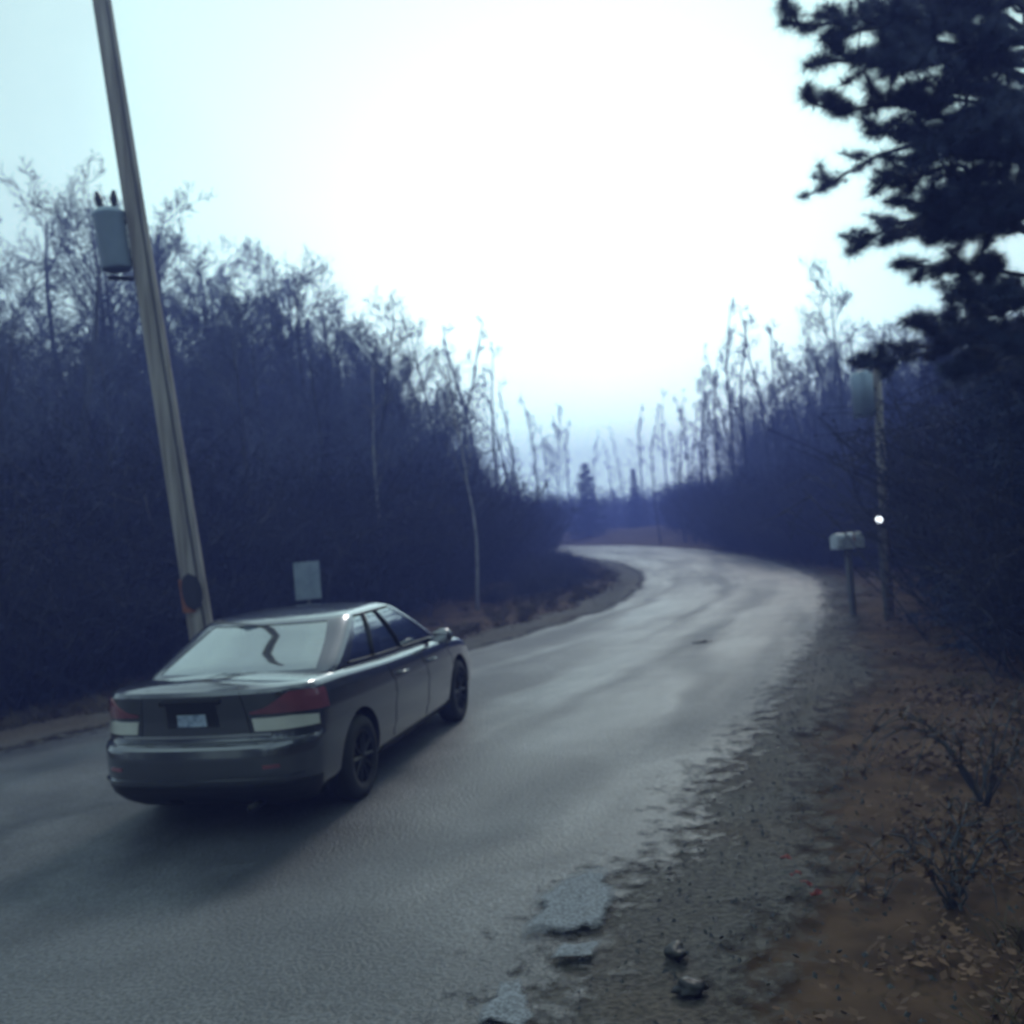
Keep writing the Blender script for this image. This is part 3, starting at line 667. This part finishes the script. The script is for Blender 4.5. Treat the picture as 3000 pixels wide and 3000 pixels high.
def side_pair(name, m_, parent, t0, t1, s0, s1, **k):
    # right side uses t, left side the mirrored t (7.5 <-> 5.5, i.e. t' = 13 - t on the tail, 5 - t on the flank)
    a = patch(name, m_, parent, t0, t1, s0, s1, **k)
    g0 = s0 if not callable(s0) else (lambda f: s0(1 - f)); g1 = s1 if not callable(s1) else (lambda f: s1(1 - f))
    b_ = patch(name, m_, parent, 13 - t1, 13 - t0, g0, g1, **k); return a, b_
# tail lamps: red above, wrapping the corner; pale reversing lens below
la = side_pair('tail_lamp', M['red'], car, 6.90, 8.02, lambda f: .755 + .03 * (1 - f), lambda f: .80 + .14 * min(1, f * 2.2) - .06 * max(0, f - .7), off=.01, nt_=26)
side_pair('reversing_lamp', M['clear'], car, 6.90, 7.80, lambda f: .64 + .0 * f, lambda f: .745 + .0 * f - .05 * max(0, f - .5), off=.009, nt_=22)
patch('number_plate_recess', M['plastic'], car, 6.32, 6.68, .69, .90, off=.003)
M['plate'] = mat('plate', (.42, .5, .62), (.2, .26, .38), .4, scale=22, detail=2, lo=.45, hi=.6)
patch('number_plate', M['plate'], car, 6.40, 6.60, .70, .80, off=.014)
patch('handle_strip', M['plastic'], car, 6.28, 6.72, .885, .915, off=.02)
patch('chrome_strip', M['chrome'], car, 6.0, 7.0, .60, .625, off=.014, nt_=30)
side_pair('bumper_reflector', M['red'], car, 7.0, 7.25, .36, .39, off=.004)
patch('bumper_lip', M['paint'], car, 5.4, 7.6, .26, .285, off=.018, nt_=40)
patch('side_skirt', M['plastic'], car, .30, .82, .0, .14, off=.005, nt_=30)
patch('side_skirt', M['plastic'], car, 4.18, 4.70, .0, .14, off=.005, nt_=30)
patch('valance', M['plastic'], car, 5.0, 8.0, .0, .225, off=.006, nt_=60)
patch('towing_cover', M['rim'], car, 6.27, 6.36, .06, .09, off=.012)
def seam(pts):
    return MB().tube(pts, .004, 5)
for sg_ in (0, 1):
    def T(t): return t if not sg_ else 5 - t
    for tt in (.36, .585, .80):
        seam([body_pt(T(tt + (.012 if .3 < s < .8 else 0)), s, .0005) for s in [.12 + i * .88 / 14 for i in range(15)]]).build('door_seam', M['plastic'], car)
    seam([body_pt(T(.36 + .44 * i / 20), .12, .0005) for i in range(21)]).build('door_seam', M['plastic'], car)
    for tt in (.40, .615):
        MB().tube([body_pt(T(tt), .80, .0), body_pt(T(tt + .01), .805, .035), body_pt(T(tt + .045), .805, .035), body_pt(T(tt + .055), .80, 0)], .013, 8).build('door_handle', M['paint'], car, True)
# boot lid outline
seam([body_pt(6.13, s, .001) for s in [.58 + i * .42 / 12 for i in range(13)]]).build('boot_seam', M['plastic'], car)
seam([body_pt(6.87, s, .001) for s in [.58 + i * .42 / 12 for i in range(13)]]).build('boot_seam', M['plastic'], car)

# greenhouse: s 0 = belt, 1 = roof edge
GH = [(0, -1.80, 1.22, .80, .22), (.12, -1.72, 1.10, .79, .23), (.5, -1.42, .72, .735, .24), (.82, -1.19, .40, .675, .25), (.92, -1.10, .28, .64, .25), (.975, -1.0, .17, .595, .25), (1, -.90, .08, .54, .25)]
def gh(t, s, off=0):
    xr, xf, wd, rc = lerp_tab(GH, s); x, y = rrect(t, xr, xf, wd, rc)
    xm = (xr + xf) / 2; hl = (xf - xr) / 2
    x -= (x - xm) / hl * .13 * (abs(y) / wd) ** 2 * abs((x - xm) / hl) ** 3
    zb = ztop(x) + .01; z = zb + (1.44 - zb) * (s ** .92); 
    p = Vector((x, y, z)); c = Vector((xm, 0, .6))
    return p + (p - c).normalized() * off
tg = []
for k, n in enumerate((40, 6, 14, 6, 40, 6, 14, 6)): tg += [k + i / n for i in range(n)]
sg2 = [-.06, .0, .06, .1, .2, .35, .5, .65, .8, .86, .92, .95, .975, 1.0]
def is_glass(t, s):
    if not .06 <= s < .86: return None
    t %= 8
    if 5.82 <= t < 7.18: return 'rear_window'
    if 2.0 <= t < 3.0: return 'windscreen'
    for a in (t, 5 - t):
        if 0.10 <= a < .30: return 'q'
        if .325 <= a < .575: return 'b'
        if .60 <= a < .95: return 'f'
    return None
m = MB(); grows = [[gh(t, max(s, 0)) - (Vector((0, 0, .05)) if s < 0 else Vector()) for t in tg] for s in sg2]
b0 = 0; nT = len(tg)
for r_ in grows: m.v += r_
gls = {}
for i in range(len(sg2) - 1):
    for k in range(nT):
        tmid = tg[k] + .004; f = (i * nT + k, i * nT + (k + 1) % nT, (i + 1) * nT + (k + 1) % nT, (i + 1) * nT + k)
        gname = is_glass(tmid, sg2[i] + .001)
        if gname: gls.setdefault((gname, tmid < 4 if gname in 'qbf' else True), []).append(f)
        else: m.f.append(f)
# roof crown
prev = len(sg2) - 1; top = grows[-1]; cx = sum(p.x for p in top) / nT
for j, sc in enumerate((.85, .6, .3, .01)):
    m.v += [Vector((cx + (p.x - cx) * sc, p.y * sc, p.z + .028 * (1 - sc ** 2))) for p in top]
    for k in range(nT): m.f.append(((prev) * nT + k, prev * nT + (k + 1) % nT, (prev + 1) * nT + (k + 1) % nT, (prev + 1) * nT + k))
    prev += 1
roof = m.build('roof', M['paint'], car, True)
try: roof.data.set_sharp_from_angle(angle=R(40))
except Exception: pass
for (gname, right), fs in gls.items():
    g2 = MB(); mpv = {}
    for f in fs:
        nf = []
        for i in f:
            if i not in mpv: mpv[i] = len(g2.v); v = m.v[i]; g2.v.append(v + (v - Vector((cx, 0, .7))).normalized() * -.006)
            nf.append(mpv[i])
        g2.f.append(tuple(nf))
    g2.build({'q': 'side_window', 'b': 'side_window', 'f': 'side_window'}.get(gname, gname), M['glass'], car, True)
# black frames of the side glass, brake light in the rear window, aerial
for sd2 in (0, 1):
    def T(t): return t if not sd2 else 5 - t
    MB().tube([gh(T(.08 + .88 * i / 24), .05, .004) for i in range(25)], .009, 6).build('belt_trim', M['plastic'], car, True)
    MB().tube([gh(T(.10 + .84 * i / 24), .87, .004) for i in range(25)], .010, 6).build('window_trim', M['plastic'], car, True)
    for tt in (.3125, .5875): MB().tube([gh(T(tt), s, .002) for s in (.06, .3, .6, .86)], .018, 6).build('window_pillar', M['plastic'], car, True)
MB().box((-1.06, 0, 1.345), (.03, .26, .03)).build('high_brake_lamp', M['dark'], car)
for sg_ in (-1, 1):                           # mirrors
    mm = MB(); mm.lathe([(-.07, 0), (-.06, .05), (0, .075), (.09, .07), (.13, .04), (.14, 0)], 16, Matrix.Translation((.62, sg_ * .96, 1.01)) @ Matrix.Rotation(R(0), 4, 'Z') @ Matrix.Diagonal((.9, .9 * sg_, 1.0, 1)))
    mm.tube([(.66, sg_ * .80, .97), (.64, sg_ * .93, .99)], .025, 8)
    mr = mm.build('door_mirror', M['paint'], car, True)
    MB().box((.548, sg_ * .985, 1.01), (.012, .14, .10)).build('mirror_glass', M['chrome'], mr, bevel=.003)
# interior
MB().box((-.2, 0, .62), (3.0, 1.4, .1)).build('cabin_floor', M['plastic'], car)
for x in (.0,):
    for y in (-.36, .36):
        st = MB().box((x + .15, y, .78), (.5, .5, .16)).box((x - .12, y, 1.0), (.14, .48, .52), Matrix.Rotation(R(-12), 3, 'Y')).build('seat', M['seat'], car, bevel=.03)
        MB().box((x - .19, y, 1.30), (.09, .24, .16)).build('headrest', M['seat'], st, bevel=.03)
st = MB().box((-.95, 0, .92), (.16, 1.25, .42), Matrix.Rotation(R(-20), 3, 'Y')).build('rear_bench', M['seat'], car, bevel=.03)
for y in (-.4, .4): MB().box((-.99, y, 1.14), (.08, .22, .12)).build('headrest', M['seat'], st, bevel=.025)
MB().box((-1.35, 0, 1.03), (.6, 1.3, .02)).build('parcel_shelf', M['seat'], car)
MB().box((.85, 0, .93), (.35, 1.35, .12)).build('dashboard', M['plastic'], car, bevel=.03)
# underbody and exhaust
MB().box((0, 0, .27), (3.9, 1.3, .14)).build('underbody', M['plastic'], car)
MB().tube([(-2.1, -.45, .24), (-2.36, -.45, .23)], .03, 12).build('exhaust', M['rim'], car, True)
# wheels
for x in AX:
    for sg_ in (-1, 1):
        Mw = Matrix.Translation((x, sg_ * .79, WR)) @ Matrix.Rotation(0 if sg_ > 0 else math.pi, 4, 'Z')
        wl = MB().lathe([(-.10, .21), (-.105, .26), (-.09, WR - .015), (-.06, WR), (.06, WR), (.09, WR - .015), (.105, .26), (.10, .21), (-.10, .21)], 40, Mw).build('wheel', M['tyre'], car, True)
        rm = MB().lathe([(-.09, .215), (.095, .215), (.09, .195), (.02, .185), (-.05, .18)], 32, Mw)
        for k in range(10):
            a = k * math.pi / 5; rm.tube([Mw @ Vector((.03 * math.cos(a), .07, .03 * math.sin(a))), Mw @ Vector((.20 * math.cos(a + .05), .085, .20 * math.sin(a + .05)))], [.022, .014], 6)
        rm.lathe([(.05, 0), (.085, .0), (.085, .035), (.06, .05)], 16, Mw); rm.build('rim', M['rim'], wl)
        MB().lathe([(-.03, 0), (-.02, .16), (-.03, .17)], 24, Mw).build('brake_disc', M['dark'], wl)
# headlamps
la2 = []
for a, b2 in ((1.35, 2.1), (2.9, 3.65)): patch('headlamp', M['clear'], car, a, b2, .76, .9, off=.006)
# place: middle between the rear wheels stands at cp
car.rotation_euler = (0, 0, R(90) + YAW)
f_ = Vector((-math.sin(YAW), math.cos(YAW), 0)); car.location = Vector((cp.x, cp.y, .022)) - f_ * AX[0]

# ------------------------------------------------------------------ litter, stones, slabs on the near ground
M['stone'] = mat('stone', (.035, .036, .04), (.08, .082, .085), .85, scale=9, bump=.01)
M['slab'] = road_mat('pale_patch', (.15, .165, .185), (.22, .235, .26), (.18, .19, .21), .8, .004, 60, .2, .2)
def rock(p, s, name, m_, lab, flat=.6, seed=0, group=None, cat='stone', sub=3):
    bm = bmesh.new(); bmesh.ops.create_icosphere(bm, subdivisions=sub, radius=1)
    for v in bm.verts:
        n = noise.fractal(v.co * 1.3 + Vector((seed * 7.3, 0, 0)), 1, 2, 4); v.co *= 1 + .45 * n
        v.co = Vector((v.co.x * s[0], v.co.y * s[1], max(-.3, v.co.z) * flat * s[2]))
    me = bpy.data.meshes.new(name); bm.to_mesh(me); bm.free(); o = link(name, me, m_, None, True); o.location = p
    return tag(o, lab, cat, group)
for (u, v, sx, sy, lab) in ((1325, 1215, .14, .08, 'small dark stone lying alone on the far half of the road'), (1275, 1806, .05, .06, 'dark stone on the shoulder, the upper of two near the bottom edge'), (1303, 1872, .07, .05, 'dark stone on the shoulder, the lower of two near the bottom edge')):
    p = G(u, v); rock((p.x, p.y, .02), (sx, sy, .05), 'stone', M['dark'], lab, .8, int(u))
def slab(pix, h, lab, seed):
    pts = [G(u, v) for u, v in pix]; c = sum(pts, Vector()) / len(pts); out_p = []
    n = len(pts)
    for i in range(n):
        for k in range(6):
            q = pts[i].lerp(pts[(i + 1) % n], k / 6); q = q + Vector((fbm(q.x, q.y, 3 + seed), fbm(q.y, q.x, 3 + seed), 0)) * .07; out_p.append(q)
    me = bpy.data.meshes.new('pavement_patch'); vv, ff, uu = [], [], []; N_ = len(out_p)
    for sc in (1.1, .95, .8, .6, .4, .2, .02):
        for q in out_p: vv.append(((q.x - c.x) * sc, (q.y - c.y) * sc, .010 * (1.1 - sc) + h * fbm(q.x * sc, q.y * sc, 5))); uu.append(.5 * (1.1 - sc))
    for a_ in range(6):
        for k in range(N_): ff.append((a_ * N_ + k, a_ * N_ + (k + 1) % N_, (a_ + 1) * N_ + (k + 1) % N_, (a_ + 1) * N_ + k))
    me.from_pydata(vv, [], ff); l = me.uv_layers.new(name='run')
    for li in me.loops: l.data[li.index].uv = (uu[li.vertex_index], 0)
    me.update(); o = link('pavement_patch', me, M['slab'], None, True); o.location = (c.x, c.y, .034); tag(o, lab, 'patch')
slab([(975, 1775), (1010, 1700), (1075, 1655), (1150, 1645), (1170, 1680), (1160, 1740), (1130, 1778)], .004, 'largest pale worn patch at the road edge in front', 1)
slab([(1040, 1822), (1050, 1792), (1130, 1790), (1125, 1825)], .004, 'small pale patch just below the largest pale patch', 2)
slab([(890, 1950), (925, 1875), (985, 1855), (1010, 1900), (990, 1960)], .004, 'rough pale patch cut by the bottom edge of the picture', 3)

# fallen leaves and gravel as one mass each
def scatter(name, n, fpos, fsize, m_, lab, cat, kindlift=.01, curl=True):
    rs = random.Random(len(name)); m = MB()
    for _ in range(n):
        x, y = fpos(rs); z = max(ground_z(x, y), 0) if not curl else max(ground_z(x, y), 0); s = fsize(rs); a = rs.uniform(0, 6.28)
        ux = Vector((math.cos(a), math.sin(a), rs.gauss(0, .35))) * s; uy = Vector((-math.sin(a), math.cos(a), rs.gauss(0, .35))) * s * .6; c = Vector((x, y, z + kindlift + rs.random() * s * .5)); b = len(m.v)
        if curl:
            m.v += [c - ux, c - ux * .2 + uy, c + ux, c - ux * .1 - uy]; m.f += [(b, b + 1, b + 2), (b, b + 2, b + 3)]
        else:
            up_ = Vector((0, 0, s * .7)); m.v += [c - ux, c + uy, c + ux, c - uy, c + up_, c - up_]; m.f += [(b, b + 1, b + 4), (b + 1, b + 2, b + 4), (b + 2, b + 3, b + 4), (b + 3, b, b + 4)]
    return tag(m.build(name, m_), lab, cat, kind='stuff')
def right_verge(rs):
    for _ in range(6):
        i = int(rs.random() ** 1.5 * 110); q = NR[min(i + 13, 259)]; d_ = abs(rs.gauss(0, 1)) * 2.6 + .5; x, y = q.x + d_, q.y - .3 * d_ + rs.uniform(-.5, .5)
        if fbm(x, y, 1.1) + .25 * d_ > rs.uniform(0, .9): break
    return x, y
def left_verge(rs):
    i = int(rs.random() * 170); q = NL[i]; d_ = abs(rs.gauss(0, 1)) * 1.6 + .2; return q.x - d_ * .7, q.y + d_ * .7
scatter('leaf_litter', 75000, right_verge, lambda r: r.uniform(.015, .038), M['litter'], 'brown fallen leaves covering the right verge', 'leaves')
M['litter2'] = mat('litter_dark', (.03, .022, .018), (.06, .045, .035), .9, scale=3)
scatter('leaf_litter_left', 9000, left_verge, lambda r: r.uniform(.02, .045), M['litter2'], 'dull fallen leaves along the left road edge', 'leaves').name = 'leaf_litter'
def shoulder(rs):
    i = rs.randrange(20, 120); q = NR[i]; d_ = rs.uniform(-.5, 1.8); return q.x + d_, q.y - .3 * d_ + rs.uniform(-.3, .3)
scatter('gravel', 9000, shoulder, lambda r: r.uniform(.006, .022), M['stone'], 'loose gravel along the right shoulder', 'gravel', .006, False)
# dead grass tufts and bramble on the right
M['grass'] = mat('dead_grass', (.06, .045, .028), (.11, .085, .05), .9, scale=2)
def grass_t(seed):
    rs = random.Random(seed); m = MB()
    for _ in range(60):
        a = rs.uniform(0, 6.28); q = Vector((rs.gauss(0, .07), rs.gauss(0, .07), 0)); l = rs.uniform(.12, .3); d_ = Vector((math.cos(a) * .6, math.sin(a) * .6, 1)).normalized(); w_ = d_.orthogonal().normalized() * .004
        e = q + d_ * l + Vector((math.cos(a), math.sin(a), -.4)) * l * .3; mid = q + d_ * l * .6; b = len(m.v); m.v += [q - w_, q + w_, mid + w_, mid - w_, e]; m.f += [(b, b + 1, b + 2, b + 3), (b + 3, b + 2, b + 4)]
    return m
pl = []
for _ in range(520):
    x, y = right_verge(rg); pl.append((x + .6, y, ground_z(x + .6, y), rg.uniform(0, 6), rg.uniform(.7, 1.5), rg.uniform(.5, 1.2), rg.randrange(2)))
for _ in range(420):
    x, y = left_verge(rg); pl.append((x - .3, y + .3, ground_z(x, y), rg.uniform(0, 6), rg.uniform(.7, 1.5), rg.uniform(.6, 1.5), rg.randrange(2)))
tag(tile('dead_grass', [grass_t(1), grass_t(2)], pl, M['grass']), 'tufts of dead grass along both road edges', 'grass', kind='stuff')
# bramble arches on the right
M['bramble'] = mat('bramble', (.045, .05, .06), (.08, .085, .1), .7, scale=3)
for (u, v, s, lab) in ((1850, 1420, 1.0, 'pale bare bramble arching over leaves at the right edge'), (1790, 1580, .6, 'low bare bramble lying on brown leaves, nearer than the arching one')):
    p = G(u, v, .3); o = empty('bramble_bush', (p.x, p.y, ground_z(p.x, p.y))); tag(o, lab, 'bush'); m = MB(); rs = random.Random(int(u)); lf = MB()
    for k in range(16):
        a = rs.uniform(0, 6.28); L = rs.uniform(.5, 1.1) * s; pts = [Vector((math.cos(a) * L * t_, math.sin(a) * L * t_, L * .95 * math.sin(min(1, t_ * .95) * math.pi * .9) * .75)) + Vector((rs.gauss(0, .02), rs.gauss(0, .02), 0)) for t_ in [i / 9 for i in range(10)]]
        m.tube(pts, [.007 - .0005 * i for i in range(10)], 5, False)
        for j in range(8):
            q = pts[rs.randrange(2, 10)]; m.tube([q, q + Vector((rs.gauss(0, .1), rs.gauss(0, .1), rs.gauss(.04, .08))) * s], [.003, .002], 3, False)
            needle_clump(lf, q, .05, rs, 4, .014)
    m.build('canes', M['bramble'], o); lf.build('leaves', M['litter'], o)
# scraps of red litter on the verge
M['scrap'] = mat('red_scrap', (.20, .035, .03), (.14, .03, .03), .8)
for i, (u, v) in enumerate(((1484, 1632), (1502, 1662), (1522, 1680), (1540, 1700))):
    p = G(u, v); zg = ground_z(p.x, p.y); rs = random.Random(i); rws = [[Vector(((a - 1.5) * .02, (b - 1) * .018, .03 + rs.uniform(0, .03))) for a in range(4)] for b in range(3)]
    o = MB().grid(rws).build('litter_scrap', M['scrap']); o.location = (p.x, p.y, max(zg, 0)); md = o.modifiers.new('t', 'SOLIDIFY'); md.thickness = .003
    tag(o, 'crumpled red scrap on the brown leaves of the right verge', 'litter', 'red scraps on the right verge')

# ------------------------------------------------------------------ air
hz = MB().box((10, 88, 6.3), (120, 188, 16)).build('haze', None); tag(hz, 'blue haze added to lift the dark woods towards navy', 'haze', kind='stuff')
hm = bpy.data.materials.new('haze'); hm.use_nodes = True; t = hm.node_tree; t.nodes.clear(); o_ = t.nodes.new('ShaderNodeOutputMaterial'); pv = t.nodes.new('ShaderNodeVolumePrincipled')
pv.inputs['Color'].default_value = (.25, .31, 1, 1); pv.inputs['Density'].default_value = .008; pv.inputs['Anisotropy'].default_value = .2  # saturated blue haze added, standing in for veiling glare and colour cast
t.links.new(pv.outputs[0], o_.inputs['Volume']); hz.data.materials.append(hm)
